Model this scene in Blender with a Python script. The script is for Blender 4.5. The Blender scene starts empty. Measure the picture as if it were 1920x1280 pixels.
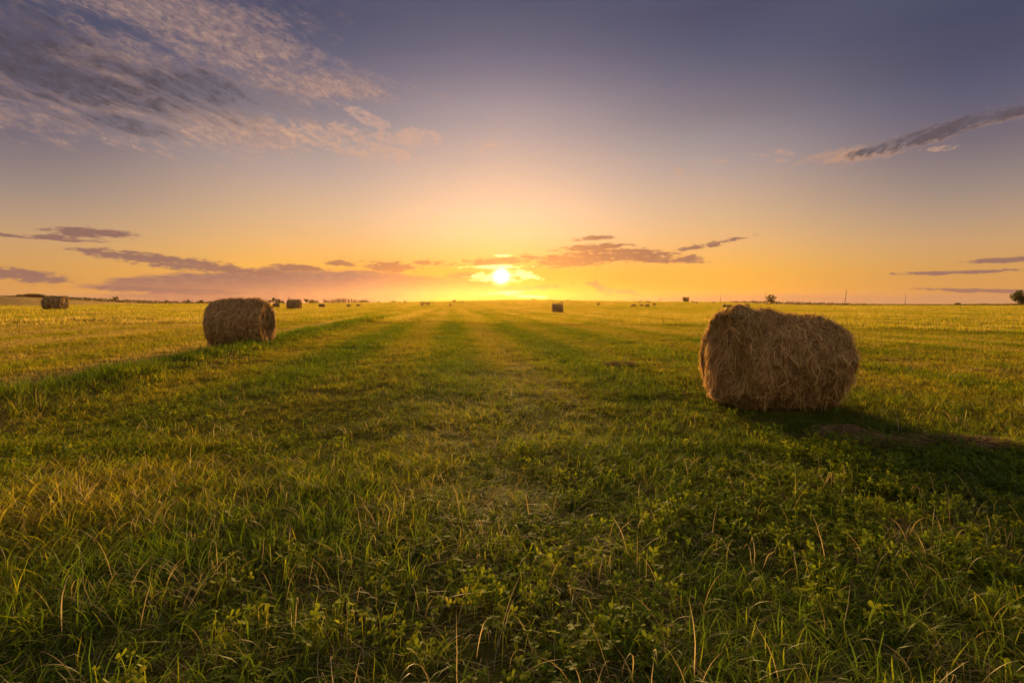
import bpy, math, random
import numpy as np
from mathutils import Vector, Matrix

random.seed(7)
RNG = np.random.default_rng(11)
S = bpy.context.scene
COL = S.collection
PI = math.pi

# ------------------------------------------------------------------ camera
CAM_H, PITCH, F = 1.25, math.radians(4.23), 960.0     # F: focal length in photo pixels (1920 wide)
def ray(px, py):
    cx, cy = (px-960)/F, (640-py)/F
    return np.array([cx, math.cos(PITCH)+cy*math.sin(PITCH), cy*math.cos(PITCH)-math.sin(PITCH)])
def azel(px, py):
    d = ray(px, py)
    return math.degrees(math.atan2(d[0], d[1])), math.degrees(math.atan2(d[2], math.hypot(d[0], d[1])))
cam = bpy.data.cameras.new('camera'); cam.lens = 18; cam.sensor_width = 36
cam.clip_start = 0.05; cam.clip_end = 20000
camo = bpy.data.objects.new('camera', cam); COL.objects.link(camo)
camo.location = (0, 0, CAM_H); camo.rotation_euler = (PI/2-PITCH, 0, 0)
S.camera = camo
SUN_AZ, SUN_EL = azel(940, 517)

# ------------------------------------------------------------------ helpers
def srgb(r, g, b):
    f = lambda c: c/12.92 if c <= 0.04045 else ((c+0.055)/1.055)**2.4
    return (f(r/255), f(g/255), f(b/255), 1.0)

def _hash(ix, iy, seed):
    h = (ix.astype(np.int64)*374761393 + iy.astype(np.int64)*668265263 + seed*144665) & 0xffffffff
    h = ((h ^ (h >> 13))*1274126177) & 0xffffffff
    h = (h ^ (h >> 16)) & 0xffffff
    return h/float(0xffffff)
def vnoise(x, y, seed=0):
    x, y = np.asarray(x, float), np.asarray(y, float)
    ix, iy = np.floor(x).astype(np.int64), np.floor(y).astype(np.int64)
    fx, fy = x-ix, y-iy
    fx, fy = fx*fx*(3-2*fx), fy*fy*(3-2*fy)
    a, b = _hash(ix, iy, seed), _hash(ix+1, iy, seed)
    c, d = _hash(ix, iy+1, seed), _hash(ix+1, iy+1, seed)
    return (a*(1-fx)+b*fx)*(1-fy)+(c*(1-fx)+d*fx)*fy
def fbm(x, y, seed=0, octv=3):
    s, a, t = 0, 1, 0
    for k in range(octv):
        s = s+a*vnoise(np.asarray(x)*2**k, np.asarray(y)*2**k, seed+k*17); t += a; a *= .5
    return s/t
def sstep(a, b, x):
    t = np.clip((np.asarray(x, float)-a)/(b-a), 0, 1); return t*t*(3-2*t)

def mesh_obj(name, V, Fc, mat=None, parent=None, attrs=None, smooth=True, link=True):
    me = bpy.data.meshes.new(name)
    V = np.asarray(V, np.float32)
    if isinstance(Fc, np.ndarray):
        n, k = Fc.shape
        me.vertices.add(len(V)); me.vertices.foreach_set('co', V.ravel())
        me.loops.add(n*k); me.loops.foreach_set('vertex_index', Fc.astype(np.int32).ravel())
        me.polygons.add(n)
        me.polygons.foreach_set('loop_start', np.arange(0, n*k, k, dtype=np.int32))
        me.polygons.foreach_set('loop_total', np.full(n, k, np.int32))
    else:
        me.from_pydata(V.tolist(), [], [list(f) for f in Fc])
    for an, av in (attrs or {}).items():
        at = me.attributes.new(an, 'FLOAT', 'POINT'); at.data.foreach_set('value', np.asarray(av, np.float32))
    me.update(calc_edges=True); me.validate()
    if smooth: me.shade_smooth()
    if mat: me.materials.append(mat)
    o = bpy.data.objects.new(name, me)
    if link: COL.objects.link(o)
    if parent: o.parent = parent
    return o
def empty(name, loc, rz=0, label=None, cat=None, group=None):
    o = bpy.data.objects.new(name, None); COL.objects.link(o)
    o.empty_display_size = .1; o.location = loc; o.rotation_euler = (0, 0, rz)
    if label: o['label'] = label
    if cat: o['category'] = cat
    if group: o['group'] = group
    return o
def tag(o, label, cat, group=None):
    o['label'] = label; o['category'] = cat
    if group: o['group'] = group
    return o

# ------------------------------------------------------------------ materials
class NT:
    def __init__(s, tree): s.t = tree; s.n = tree.nodes; s.l = tree.links
    def node(s, typ, **kw):
        n = s.n.new(typ)
        for k, v in kw.items(): setattr(n, k, v)
        return n
    def set(s, sock, v):
        if hasattr(v, 'is_output') or hasattr(v, 'links'): s.l.new(v, sock)
        else: sock.default_value = v
    def math(s, op, a, b=None, c=None, clamp=False):
        n = s.node('ShaderNodeMath', operation=op, use_clamp=clamp)
        s.set(n.inputs[0], a)
        if b is not None: s.set(n.inputs[1], b)
        if c is not None: s.set(n.inputs[2], c)
        return n.outputs[0]
    def mix(s, f, a, b, blend='MIX'):
        n = s.node('ShaderNodeMix', data_type='RGBA', blend_type=blend)
        s.set(n.inputs[0], f); s.set(n.inputs[6], a); s.set(n.inputs[7], b)
        return n.outputs[2]
    def ramp(s, f, stops, interp='LINEAR'):
        n = s.node('ShaderNodeValToRGB'); cr = n.color_ramp; cr.interpolation = interp
        while len(cr.elements) < len(stops): cr.elements.new(0.5)
        for e, (p, c) in zip(cr.elements, stops): e.position = p; e.color = c
        s.set(n.inputs[0], f); return n.outputs[0]
    def sstep(s, a, b, x):
        n = s.node('ShaderNodeMapRange', interpolation_type='SMOOTHSTEP')
        s.set(n.inputs['Value'], x); s.set(n.inputs['From Min'], a); s.set(n.inputs['From Max'], b)
        return n.outputs[0]
    def noise(s, vec, scale, detail=3, rough=.5, dist=0):
        n = s.node('ShaderNodeTexNoise')
        if vec is not None: s.l.new(vec, n.inputs['Vector'])
        n.inputs['Scale'].default_value = scale; n.inputs['Detail'].default_value = detail
        n.inputs['Roughness'].default_value = rough; n.inputs['Distortion'].default_value = dist
        return n.outputs[0]
    def xyz(s, x, y, z=0.0):
        n = s.node('ShaderNodeCombineXYZ')
        s.set(n.inputs[0], x); s.set(n.inputs[1], y); s.set(n.inputs[2], z); return n.outputs[0]
def new_mat(name):
    m = bpy.data.materials.new(name); m.use_nodes = True
    m.node_tree.nodes.clear(); return m, NT(m.node_tree)

def leafy(name, stops, transl=.5, gloss=.03, rough=.4, use_inst=True, noise_amp=.25, noise_scale=.6, tcol=(1.25, 1.1, .6)):
    """thin plant matter: diffuse + translucent + a little sheen; colour from tint + blade variation"""
    m, T = new_mat(name)
    at = T.node('ShaderNodeAttribute', attribute_name='bv')
    f = at.outputs['Fac']
    if use_inst:
        it = T.node('ShaderNodeAttribute', attribute_type='INSTANCER', attribute_name='tint')
        f = T.math('ADD', T.math('MULTIPLY', T.math('SUBTRACT', f, .5), .45), it.outputs['Fac'])
    ge = T.node('ShaderNodeNewGeometry')
    nz = T.noise(ge.outputs['Position'], noise_scale, 2)
    f = T.math('ADD', f, T.math('MULTIPLY', T.math('SUBTRACT', nz, .5), noise_amp), clamp=True)
    c = T.ramp(f, stops)
    d = T.node('ShaderNodeBsdfDiffuse'); T.l.new(c, d.inputs[0])
    tr = T.node('ShaderNodeBsdfTranslucent')
    T.l.new(T.mix(1.0, c, (*tcol, 1), 'MULTIPLY'), tr.inputs[0])
    mx = T.node('ShaderNodeMixShader'); mx.inputs[0].default_value = transl
    T.l.new(d.outputs[0], mx.inputs[1]); T.l.new(tr.outputs[0], mx.inputs[2])
    g = T.node('ShaderNodeBsdfGlossy'); g.inputs['Roughness'].default_value = rough
    g.inputs['Color'].default_value = (.9, .9, .85, 1)
    m2 = T.node('ShaderNodeMixShader'); m2.inputs[0].default_value = gloss
    T.l.new(mx.outputs[0], m2.inputs[1]); T.l.new(g.outputs[0], m2.inputs[2])
    o = T.node('ShaderNodeOutputMaterial'); T.l.new(m2.outputs[0], o.inputs[0])
    return m

M_GRASS = leafy('grass_blade', [(0, (.05, .088, .005, 1)), (.3, (.130, .150, .008, 1)), (.55, (.22, .18, .012, 1)),
                                (.78, (.215, .18, .04, 1)), (1, (.34, .26, .11, 1))], .55, .012, .45, tcol=(1.42, 1.3, .5))
M_DRY = leafy('dry_grass_blade', [(0, (.15, .13, .03, 1)), (.5, (.25, .20, .09, 1)), (1, (.42, .34, .20, 1))], .4, .02, .45)
M_CLOVER = leafy('clover_leaf', [(0, (.045, .085, .006, 1)), (.5, (.11, .15, .009, 1)), (1, (.21, .21, .016, 1))], .5, .008, .5, tcol=(1.6, 1.3, .45))
M_STRAW = leafy('hay_straw', [(0, (.08, .043, .013, 1)), (.4, (.38, .225, .072, 1)), (.75, (.58, .375, .14, 1)), (1, (.72, .53, .26, 1))],
                .42, .02, .45, use_inst=False, noise_scale=4, tcol=(1.1, 1, .8))
M_LEAF = leafy('tree_leaf', [(0, (.025, .04, .01, 1)), (.6, (.05, .065, .015, 1)), (1, (.085, .08, .02, 1))], .3, .02, .5, use_inst=False, noise_scale=.4)
M_NEEDLE = leafy('conifer_needles', [(0, (.02, .032, .012, 1)), (1, (.05, .055, .018, 1))], .15, .02, .5, use_inst=False)
M_HEDGE = leafy('hedge_leaf', [(0, (.03, .04, .012, 1)), (.6, (.06, .06, .02, 1)), (1, (.11, .085, .035, 1))], .3, .02, .5, use_inst=False)

def solid(name, c1, c2, scale, rough=.9, bump=.0, det=6):
    m, T = new_mat(name)
    tc = T.node('ShaderNodeTexCoord')
    nz = T.noise(tc.outputs['Object'], scale, det, .6)
    c = T.ramp(nz, [(.3, (*c1, 1)), (.7, (*c2, 1))])
    p = T.node('ShaderNodeBsdfPrincipled'); T.l.new(c, p.inputs['Base Color']); p.inputs['Roughness'].default_value = rough
    p.inputs['Specular IOR Level'].default_value = .15
    if bump:
        b = T.node('ShaderNodeBump'); b.inputs['Strength'].default_value = bump; b.inputs['Distance'].default_value = .03
        T.l.new(T.noise(tc.outputs['Object'], scale*6, 4), b.inputs['Height']); T.l.new(b.outputs[0], p.inputs['Normal'])
    o = T.node('ShaderNodeOutputMaterial'); T.l.new(p.outputs[0], o.inputs[0])
    return m
M_OLDHAY = leafy('weathered_hay', [(0, (.06, .035, .014, 1)), (.5, (.17, .11, .045, 1)), (1, (.32, .22, .11, 1))], .3, .01, .5, use_inst=False, noise_scale=4, tcol=(1.1, 1, .8))
M_HAYCORE = solid('hay_core', (.045, .025, .009), (.20, .12, .042), 9, .95, .9)
M_BARK = solid('bark', (.04, .03, .02), (.09, .065, .045), 4, .9, .4)
M_POLE = solid('weathered_pole', (.07, .055, .04), (.13, .1, .075), 3, .85)
M_CERAMIC = solid('insulator', (.3, .3, .28), (.4, .4, .38), 3, .3)

# ground: dark soil and thatch, with broad mown bands of green and straw
mg, T = new_mat('meadow_soil')
ge = T.node('ShaderNodeNewGeometry'); P = ge.outputs['Position']
sx = T.node('ShaderNodeSeparateXYZ'); T.l.new(P, sx.inputs[0])
cc = T.math('ADD', sx.outputs[0], T.math('MULTIPLY', sx.outputs[1], .115))
bands = T.noise(T.xyz(T.math('MULTIPLY', cc, .5), T.math('MULTIPLY', sx.outputs[1], .03)), 1.0, 3)
pat = T.noise(P, .35, 4, .6)
fine = T.noise(P, 14, 5, .65)
f = T.math('ADD', T.math('MULTIPLY', bands, .5), T.math('MULTIPLY', pat, .5))
c = T.ramp(f, [(.36, (.045, .055, .012, 1)), (.5, (.085, .078, .02, 1)), (.64, (.15, .11, .04, 1))])
c = T.mix(T.ramp(fine, [(.35, (0, 0, 0, 1)), (.7, (1, 1, 1, 1))]), T.mix(1.0, c, (.45, .4, .38, 1), 'MULTIPLY'), c)
p = T.node('ShaderNodeBsdfPrincipled'); T.l.new(c, p.inputs['Base Color']); p.inputs['Roughness'].default_value = 1
p.inputs['Specular IOR Level'].default_value = 0
b = T.node('ShaderNodeBump'); b.inputs['Strength'].default_value = .8; b.inputs['Distance'].default_value = .06
T.l.new(fine, b.inputs['Height']); T.l.new(b.outputs[0], p.inputs['Normal'])
o = T.node('ShaderNodeOutputMaterial'); T.l.new(p.outputs[0], o.inputs[0])
M_SOIL = mg

mh, T = new_mat('stubble')
ge = T.node('ShaderNodeNewGeometry'); P = ge.outputs['Position']
nz = T.noise(P, .02, 4, .6); nf = T.noise(P, .6, 4)
c = T.ramp(T.math('ADD', T.math('MULTIPLY', nz, .6), T.math('MULTIPLY', nf, .4)), [(.35, (.26, .17, .07, 1)), (.65, (.40, .28, .13, 1))])
p = T.node('ShaderNodeBsdfPrincipled'); T.l.new(c, p.inputs['Base Color']); p.inputs['Roughness'].default_value = 1
p.inputs['Specular IOR Level'].default_value = 0
o = T.node('ShaderNodeOutputMaterial'); T.l.new(p.outputs[0], o.inputs[0])
M_STUBBLE = mh

# ------------------------------------------------------------------ terrain
CR_U = np.array([-3, -1.1, -.9, -.75, -.42, -.25, -.13, 0, .08, .25, .4, .46, .5, .56, .67, .75, 1.1, 3])
CR_P = np.array([0, -5., -4, -.5, -.2, 1.5, 3.6, 5.9, 5.7, 3.2, 2.0, .6, -1, -2.6, -3.4, -3, -3.4, 0])        # crest height in photo pixels over eye level
def lane(x, y): return x+.115*y+5.6            # lateral distance to the windrow bank (metres)
def height(x, y):
    x, y = np.asarray(x, float), np.asarray(y, float)
    z = np.maximum(y, .01)
    u = np.clip(x/np.maximum(z, 5), -3, 3)
    side = .75*np.tanh(np.maximum(-x, 0)/42)*(1-sstep(50, 170, z))
    crest = (CAM_H+np.interp(u, CR_U, CR_P)/960*470)*sstep(90, 470, z)
    front = sstep(0, 30, y)
    d = np.hypot(x, y)
    und = (fbm(x/6, y/6, 3)-.5)*.05*sstep(1.5, 8, d)*(1-sstep(60, 150, d))+(vnoise(x/.5, y/.5, 9)-.5)*.035*(1-sstep(8, 25, d))
    ln = lane(x, y)
    bank = .20*np.exp(-((ln-.45)/.45)**2)*sstep(-2, 3, y)*(1-sstep(30, 60, y))
    return side*front+crest+und*1.0+bank
def ground_at(px, py):
    """where the line of sight through a photo pixel meets the ground"""
    d = ray(px, py); d = d/d[1]
    ys = np.concatenate([np.arange(1, 60, .1), np.arange(60, 475, .5)])
    g = CAM_H+d[2]*ys-height(d[0]*ys, ys)
    k = np.argmax(g < 0) if (g < 0).any() else len(ys)-1
    y = ys[k]; return np.array([d[0]*y, y, float(height(d[0]*y, y))])
def at_dist(px, y):
    x = (px-960)/F*y*(math.cos(PITCH)); return np.array([x, y, float(height(x, y))])

NA, NR = 480, 230
rad = np.concatenate([[0.0], np.geomspace(.4, 1500, NR)])
ang = np.linspace(0, 2*PI, NA, endpoint=False)
RR, AA = np.meshgrid(rad[1:], ang, indexing='ij')
GX, GY = RR*np.sin(AA), RR*np.cos(AA)
GZ = height(GX, GY)
V = np.concatenate([[[0, 0, float(height(0., 0.))]], np.stack([GX, GY, GZ], -1).reshape(-1, 3)])
i, j = np.meshgrid(np.arange(NR-1), np.arange(NA), indexing='ij')
a = 1+i*NA+j; b_ = 1+i*NA+(j+1) % NA
quads = np.stack([a, b_, b_+NA, a+NA], -1).reshape(-1, 4)
tri = [(0, 1+(k+1) % NA, 1+k) for k in range(NA)]
gr = mesh_obj('field_ground', V, quads.tolist()+[list(t) for t in tri], M_SOIL)
gr['kind'] = 'structure'

# distant stubble hill, rising beyond the meadow
us = np.linspace(-1.9, -.66, 120)
def hill_top_px(u):    # photo row offset over eye level of the hill's ridge
    return np.interp(u, [-1.9, -1.3, -1.0, -.955, -.90, -.833, -.75, -.71, -.66], [14, 14, 12.8, 12.6, 9, 5, 1, -.5, -3])
rows = np.linspace(0, 1, 24)
V = []
for t in rows:
    y = 478+t*260
    for u in us:
        top = CAM_H+hill_top_px(u)/960*640
        base = float(height(u*478, 478))-.5
        h = base+(top-base)*(sstep(0, .62, t) if t < .62 else 1-.25*sstep(.62, 1, t))
        V.append((u*y, y, float(h)+(random.random()-.5)*.12))
n = len(us)
Fq = [(r*n+k, r*n+k+1, (r+1)*n+k+1, (r+1)*n+k) for r in range(len(rows)-1) for k in range(n-1)]
hl = mesh_obj('hill', V, Fq, M_STUBBLE); hl['kind'] = 'structure'
def hill_z(u, y):
    top = CAM_H+hill_top_px(u)/960*640; base = float(height(u*478, 478))-.5; t = (y-478)/260
    return float(base+(top-base)*(sstep(0, .62, t) if t < .62 else 1-.25*sstep(.62, 1, t)))

# ------------------------------------------------------------------ grass
SRC = bpy.data.collections.new('grass_sources')          # never linked into the scene
def blades(n, spread, h, w, lean, curl, segs, seed, flat=0., width_var=.4, wobble=.025):
    """n curved tapering ribbons rooted in a disc: returns verts, quads, per-vertex blade variation"""
    r = np.random.default_rng(seed)
    rr = spread*np.sqrt(r.random(n)); aa = r.random(n)*2*PI
    bx, by = rr*np.cos(aa), rr*np.sin(aa)
    az = r.random(n)*2*PI
    L = h*(.45+.75*r.random(n)); W = w*(1-width_var+2*width_var*r.random(n))
    th0 = lean*np.abs(r.normal(0, 1, n))+flat
    k = curl*(.3+np.abs(r.normal(0, 1, n)))*(.8+.6*r.random(n))
    tw = r.normal(0, .9, n); bvv = r.random(n)
    t = np.linspace(0, 1, segs+1)
    th = th0[:, None]+k[:, None]*t[None]**1.6
    th = np.minimum(th, 2.5)
    ds = L[:, None]/segs
    dx = np.sin(th)*ds; dz = np.cos(th)*ds
    X = np.concatenate([np.zeros((n, 1)), np.cumsum(dx[:, :-1], 1)], 1)
    Z = np.concatenate([np.zeros((n, 1)), np.cumsum(dz[:, :-1], 1)], 1)
    wob = np.cumsum(r.normal(0, wobble, (n, segs+1)), 1)*L[:, None]*.5
    ca, sa = np.cos(az)[:, None], np.sin(az)[:, None]
    PX = bx[:, None]+X*ca-wob*sa; PY = by[:, None]+X*sa+wob*ca; PZ = np.maximum(Z, .004)
    prof = np.interp(t, [0, .3, .7, 1], [.7, 1, .7, .06])
    fa = az[:, None]+PI/2+tw[:, None]*(.3+.7*t[None])
    hw = W[:, None]*prof[None]*.5
    ox, oy = np.cos(fa)*hw, np.sin(fa)*hw
    A = np.stack([PX-ox, PY-oy, PZ], -1); B = np.stack([PX+ox, PY+oy, PZ], -1)
    V = np.stack([A, B], 2).reshape(-1, 3)                       # n, seg+1, 2
    m = (segs+1)*2
    q = np.array([[2*s, 2*s+1, 2*s+3, 2*s+2] for s in range(segs)])
    Fq = (np.arange(n)[:, None, None]*m+q[None]).reshape(-1, 4)
    return V, Fq, np.repeat(bvv, m)
def source(colname, specs, mat):
    c = bpy.data.collections.new(colname)
    for k, (V, Fq, bv) in enumerate(specs):
        o = mesh_obj('%s_%02d' % (colname, k), V, Fq, mat, attrs={'bv': bv}, link=False)
        c.objects.link(o)
    return c
def scatter_object(name, pts, rot, scl, idx, tint, coll):
    me = bpy.data.meshes.new(name)
    me.vertices.add(len(pts)); me.vertices.foreach_set('co', np.asarray(pts, np.float32).ravel())
    for an, ty, v in (('rot', 'FLOAT_VECTOR', rot), ('scl', 'FLOAT_VECTOR', scl)):
        at = me.attributes.new(an, ty, 'POINT'); at.data.foreach_set('vector', np.asarray(v, np.float32).ravel())
    at = me.attributes.new('idx', 'INT', 'POINT'); at.data.foreach_set('value', np.asarray(idx, np.int32))
    at = me.attributes.new('tint', 'FLOAT', 'POINT'); at.data.foreach_set('value', np.asarray(tint, np.float32))
    o = bpy.data.objects.new(name, me); COL.objects.link(o)
    ng = bpy.data.node_groups.new(name+'_scatter', 'GeometryNodeTree')
    ng.interface.new_socket('Geometry', in_out='INPUT', socket_type='NodeSocketGeometry')
    ng.interface.new_socket('Geometry', in_out='OUTPUT', socket_type='NodeSocketGeometry')
    N = ng.nodes; L = ng.links
    gi, go = N.new('NodeGroupInput'), N.new('NodeGroupOutput')
    ci = N.new('GeometryNodeCollectionInfo'); ci.inputs['Collection'].default_value = coll
    ci.inputs['Separate Children'].default_value = True; ci.inputs['Reset Children'].default_value = True
    ip = N.new('GeometryNodeInstanceOnPoints'); ip.inputs['Pick Instance'].default_value = True
    def na(n, ty):
        x = N.new('GeometryNodeInputNamedAttribute'); x.data_type = ty; x.inputs['Name'].default_value = n
        return x.outputs['Attribute']
    mp = N.new('GeometryNodeMeshToPoints')
    L.new(gi.outputs[0], mp.inputs['Mesh']); L.new(mp.outputs[0], ip.inputs['Points'])
    L.new(ci.outputs[0], ip.inputs['Instance'])
    L.new(na('idx', 'INT'), ip.inputs['Instance Index'])
    L.new(na('rot', 'FLOAT_VECTOR'), ip.inputs['Rotation']); L.new(na('scl', 'FLOAT_VECTOR'), ip.inputs['Scale'])
    L.new(ip.outputs[0], go.inputs[0])
    md = o.modifiers.new('scatter', 'NODES'); md.node_group = ng
    o['kind'] = 'stuff'
    return o

BALES = []          # (x, y, radius) footprints kept free of grass
def wedge(r0, r1, density, half=60):
    a = math.radians(half); n = int(density*a*(r1*r1-r0*r0))
    r = np.sqrt(RNG.random(n)*(r1*r1-r0*r0)+r0*r0); t = (RNG.random(n)*2-1)*a
    return r*np.sin(t), r*np.cos(t)
def box(x0, x1, y0, y1, density):
    n = int(density*(x1-x0)*(y1-y0))
    return x0+RNG.random(n)*(x1-x0), y0+RNG.random(n)*(y1-y0)
def blob(x, y, cx, cy, r, soft=.5): return 1-sstep(r*(1-soft), r*(1+soft), np.hypot(x-cx, y-cy))

def dry_tint_near_dark(x, y):
    ln = lane(x, y)
    rows_ = vnoise(ln/1.1, y/14, 41)
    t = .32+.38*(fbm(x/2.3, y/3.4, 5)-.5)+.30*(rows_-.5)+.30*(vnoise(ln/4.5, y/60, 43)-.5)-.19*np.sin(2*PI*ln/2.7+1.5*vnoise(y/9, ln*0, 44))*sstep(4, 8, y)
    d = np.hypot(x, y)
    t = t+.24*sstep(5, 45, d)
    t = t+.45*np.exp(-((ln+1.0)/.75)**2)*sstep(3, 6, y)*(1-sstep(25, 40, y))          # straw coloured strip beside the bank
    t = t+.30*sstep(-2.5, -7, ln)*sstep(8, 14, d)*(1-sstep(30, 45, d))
    t = t-.25*np.exp(-((ln-.5)/.6)**2)*(1-sstep(25, 50, y))
    t = t+.16*blob(x, y, -2.1, 3.3, .7)+.16*blob(x, y, -3.3, 3.1, .7)+.1*blob(x, y, -.2, 4.2, 1.2)
    t = t-.22*blob(x, y, 3.1, 3.6, 1.8)-.16*(1-sstep(1.8, 4.2, d))  # last term darkens the near grass colour in place of dimmer foreground light
    return t
def cloverness(x, y):
    base = sstep(.60, .74, fbm(x/1.3, y/1.3, 77))*.45*sstep(-1.5, 1.5, x)+sstep(.64, .76, fbm(x/1.3, y/1.3, 78))*.25
    return np.clip(base+.9*blob(x, y, 1.75, 2.9, .75)+.75*blob(x, y, 3.2, 3.7, 1.1)+.35*blob(x, y, -1.2, 2.0, .5)+.4*blob(x, y, .3, 2.0, .5), 0, 1)
def free(x, y):
    k = np.ones(len(x), bool)
    for (bx, by, r) in BALES: k &= np.hypot(x-bx, y-by) > r
    return k

# ------------------------------------------------------------------ hay bales
def ribbons(Pc, Wd, w, bv):
    """Pc: n,k,3 centre lines, Wd: n,k,3 width directions, w: n widths"""
    n, k, _ = Pc.shape
    prof = np.interp(np.linspace(0, 1, k), [0, .15, .85, 1], [.5, 1, 1, .3])
    off = Wd*(w[:, None, None]*.5)*prof[None, :, None]
    V = np.stack([Pc-off, Pc+off], 2).reshape(-1, 3)
    m = 2*k
    q = np.array([[2*s, 2*s+1, 2*s+3, 2*s+2] for s in range(k-1)])
    return V, (np.arange(n)[:, None, None]*m+q[None]).reshape(-1, 4), np.repeat(bv, m)

class Bale:
    """a rolled bale lying along local X, resting on z = 0"""
    def __init__(s, R, L, seed, top=None, skirt=0., rough=1.):
        s.R, s.L, s.seed, s.skirt, s.rough = R, L, seed, skirt, rough
        s.top = top or (lambda x: 0*x)
    def rad(s, th, x):
        """th = 0 at the top; x in -.5 .. .5 of the length"""
        e = np.clip((np.abs(x)-.36)/.14, 0, 1)
        r = s.R*(1-.11*e*e)
        n1 = fbm(th*2.2+7*s.seed, x*5+3, s.seed, 3)-.5
        n2 = fbm(th*9+s.seed, x*16, s.seed+5, 2)-.5
        r = r+(.085*n1+.085*n2)*s.rough*s.R/.64
        topw = np.clip(np.cos(th), 0, 1)**1.2
        return r+s.top(x)*topw
    def place(s, th, x, lift=0.):
        r = s.rad(th, x)+lift
        y = r*np.sin(th); z = s.R*.97+r*np.cos(th)*.985
        sag = np.clip((.22*s.R-z)/(.25*s.R), 0, 1)
        y = y*(1+.05*sag)
        z = np.maximum(z, .012+0*z)
        return np.stack([x*s.L+0*r, y, z], -1)
    def endpt(s, side, rho, th):
        """rho 0..1 on the end face"""
        r = s.rad(th, side*.5+0*th)*rho
        z = s.R*.97+r*np.cos(th)*.985; y = r*np.sin(th)
        n = fbm(y*4+9*s.seed+20, z*2.2, s.seed+31, 3)-.5
        bul = .03*(1-rho**2)+.24*n*s.rough*s.R/.64*np.clip((1-rho)*6, 0, 1)+s.skirt*(side < 0)*np.exp(-np.maximum(z, 0)/.2)*np.clip((1-rho)*5+.25, 0, 1)
        return np.stack([side*(s.L*.5+bul), y, np.maximum(z, .012)], -1)
    def parts(s, root, n_th, n_x, n_rho, n_side, n_end, n_fly, width):
        th = np.linspace(-PI, PI, n_th, endpoint=False)
        xs = np.linspace(-.5, .5, n_x)
        TH, XS = np.meshgrid(th, xs, indexing='ij')
        V = s.place(TH, XS).reshape(-1, 3)
        i, j = np.meshgrid(np.arange(n_th), np.arange(n_x-1), indexing='ij')
        a = i*n_x+j; b = ((i+1) % n_th)*n_x+j
        mesh_obj('rolled_side', V, np.stack([a, b, b+1, a+1], -1).reshape(-1, 4), M_HAYCORE, root)
        rng = np.random.default_rng(s.seed)
        for side in (-1, 1):
            rho = np.linspace(1, .02, n_rho)
            RH, TT = np.meshgrid(rho, th, indexing='ij')
            V = s.endpt(side, RH, TT).reshape(-1, 3)
            V = np.concatenate([V, s.endpt(side, np.array([0.]), np.array([0.]))])
            i, j = np.meshgrid(np.arange(n_rho-1), np.arange(n_th), indexing='ij')
            a = i*n_th+j; b = i*n_th+(j+1) % n_th
            q = np.stack([a, b, b+n_th, a+n_th], -1).reshape(-1, 4).tolist()
            base = (n_rho-1)*n_th
            q += [[base+k, base+(k+1) % n_th, len(V)-1] for k in range(n_th)]
            ef = mesh_obj('end_face', V, q, M_HAYCORE, root)
            # straw lying on the end face: follows the coil, droops with gravity
            n = n_end; k = 6
            r0 = np.sqrt(rng.random(n))*1.0; t0 = rng.random(n)*2*PI
            ln = (.12+.30*rng.random(n))*s.R/.64; al = rng.normal(0, .55, n)
            t = np.linspace(0, 1, k)
            droop = rng.random(n) < .7
            y0 = r0*np.sin(t0)*s.R; z0 = r0*np.cos(t0)*s.R
            dy = np.where(droop, rng.normal(0, .35, n), np.cos(t0+al)); dz = np.where(droop, -1, -np.sin(t0+al))
            cur = rng.normal(0, .5, n)
            yy = y0[:, None]+(dy[:, None]*t+cur[:, None]*(t**2)*dz[:, None]*.6)*ln[:, None]
            zz = z0[:, None]+(dz[:, None]*t-cur[:, None]*(t**2)*dy[:, None]*.6)*ln[:, None]
            rho_ = np.hypot(yy, zz)/s.R; tt = np.arctan2(yy, zz)
            over = np.maximum(rho_-1, 0)
            Pc = s.endpt(side, np.minimum(rho_, 1.0), tt)
            lift = .004+.02*rng.random(n)[:, None]*np.sin(t*PI)[None]+(rng.random(n) < .08)[:, None]*.05*t[None]
            Pc[..., 0] += side*(lift-over*.1)
            wd = np.cross(np.gradient(Pc, axis=1), np.array([side*1., 0, 0])+rng.normal(0, .4, (n, 1, 3)))
            wd /= np.linalg.norm(wd, axis=-1, keepdims=True)+1e-9
            V, Fq, bv = ribbons(Pc, wd, width*(.5+rng.random(n)), rng.random(n))
            so = mesh_obj('face_straw', V, Fq, M_STRAW, ef, {'bv': bv}); so['kind'] = 'stuff'
        # straw wound round the side
        n = n_side+n_fly; k = 7
        t0 = rng.random(n)*2*PI-PI; x0 = rng.random(n)*1.02-.51
        ln = (.14+.30*rng.random(n))*s.R/.64
        al = np.where(rng.random(n) < .7, rng.normal(0, .4, n), rng.normal(0, 1.2, n))
        seam = rng.random(n) < .18
        x0 = np.where(seam, np.where(rng.random(n) < .5, -1, 1)*(.40+.12*rng.random(n)), x0); al = np.where(seam, rng.normal(0, .18, n), al)
        sgn = np.where(rng.random(n) < .5, -1, 1)
        cur = rng.normal(0, .9, n); t = np.linspace(0, 1, k)
        a_t = al[:, None]+cur[:, None]*t[None]
        st = np.cumsum(np.cos(a_t), 1)/k*(ln*sgn)[:, None]; sxx = np.cumsum(np.sin(a_t), 1)/k*ln[:, None]
        th_ = t0[:, None]+st/s.R; xx = x0[:, None]+sxx/s.L
        lift = .003+.02*rng.random(n)[:, None]*np.sin(t*PI)[None]
        fly = np.zeros(n); fly[:n_fly] = (.02+.11*rng.random(n_fly)**2)*s.R/.64
        lift = lift+fly[:, None]*(t**1.4)[None]
        over = np.maximum(np.abs(xx)-.5, 0)
        Pc = s.place(th_, np.clip(xx, -.53, .53), lift-over*.5*s.L)
        Pc[..., 2] = np.maximum(Pc[..., 2]-(fly*.5)[:, None]*(t**2)[None], .015)
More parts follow.
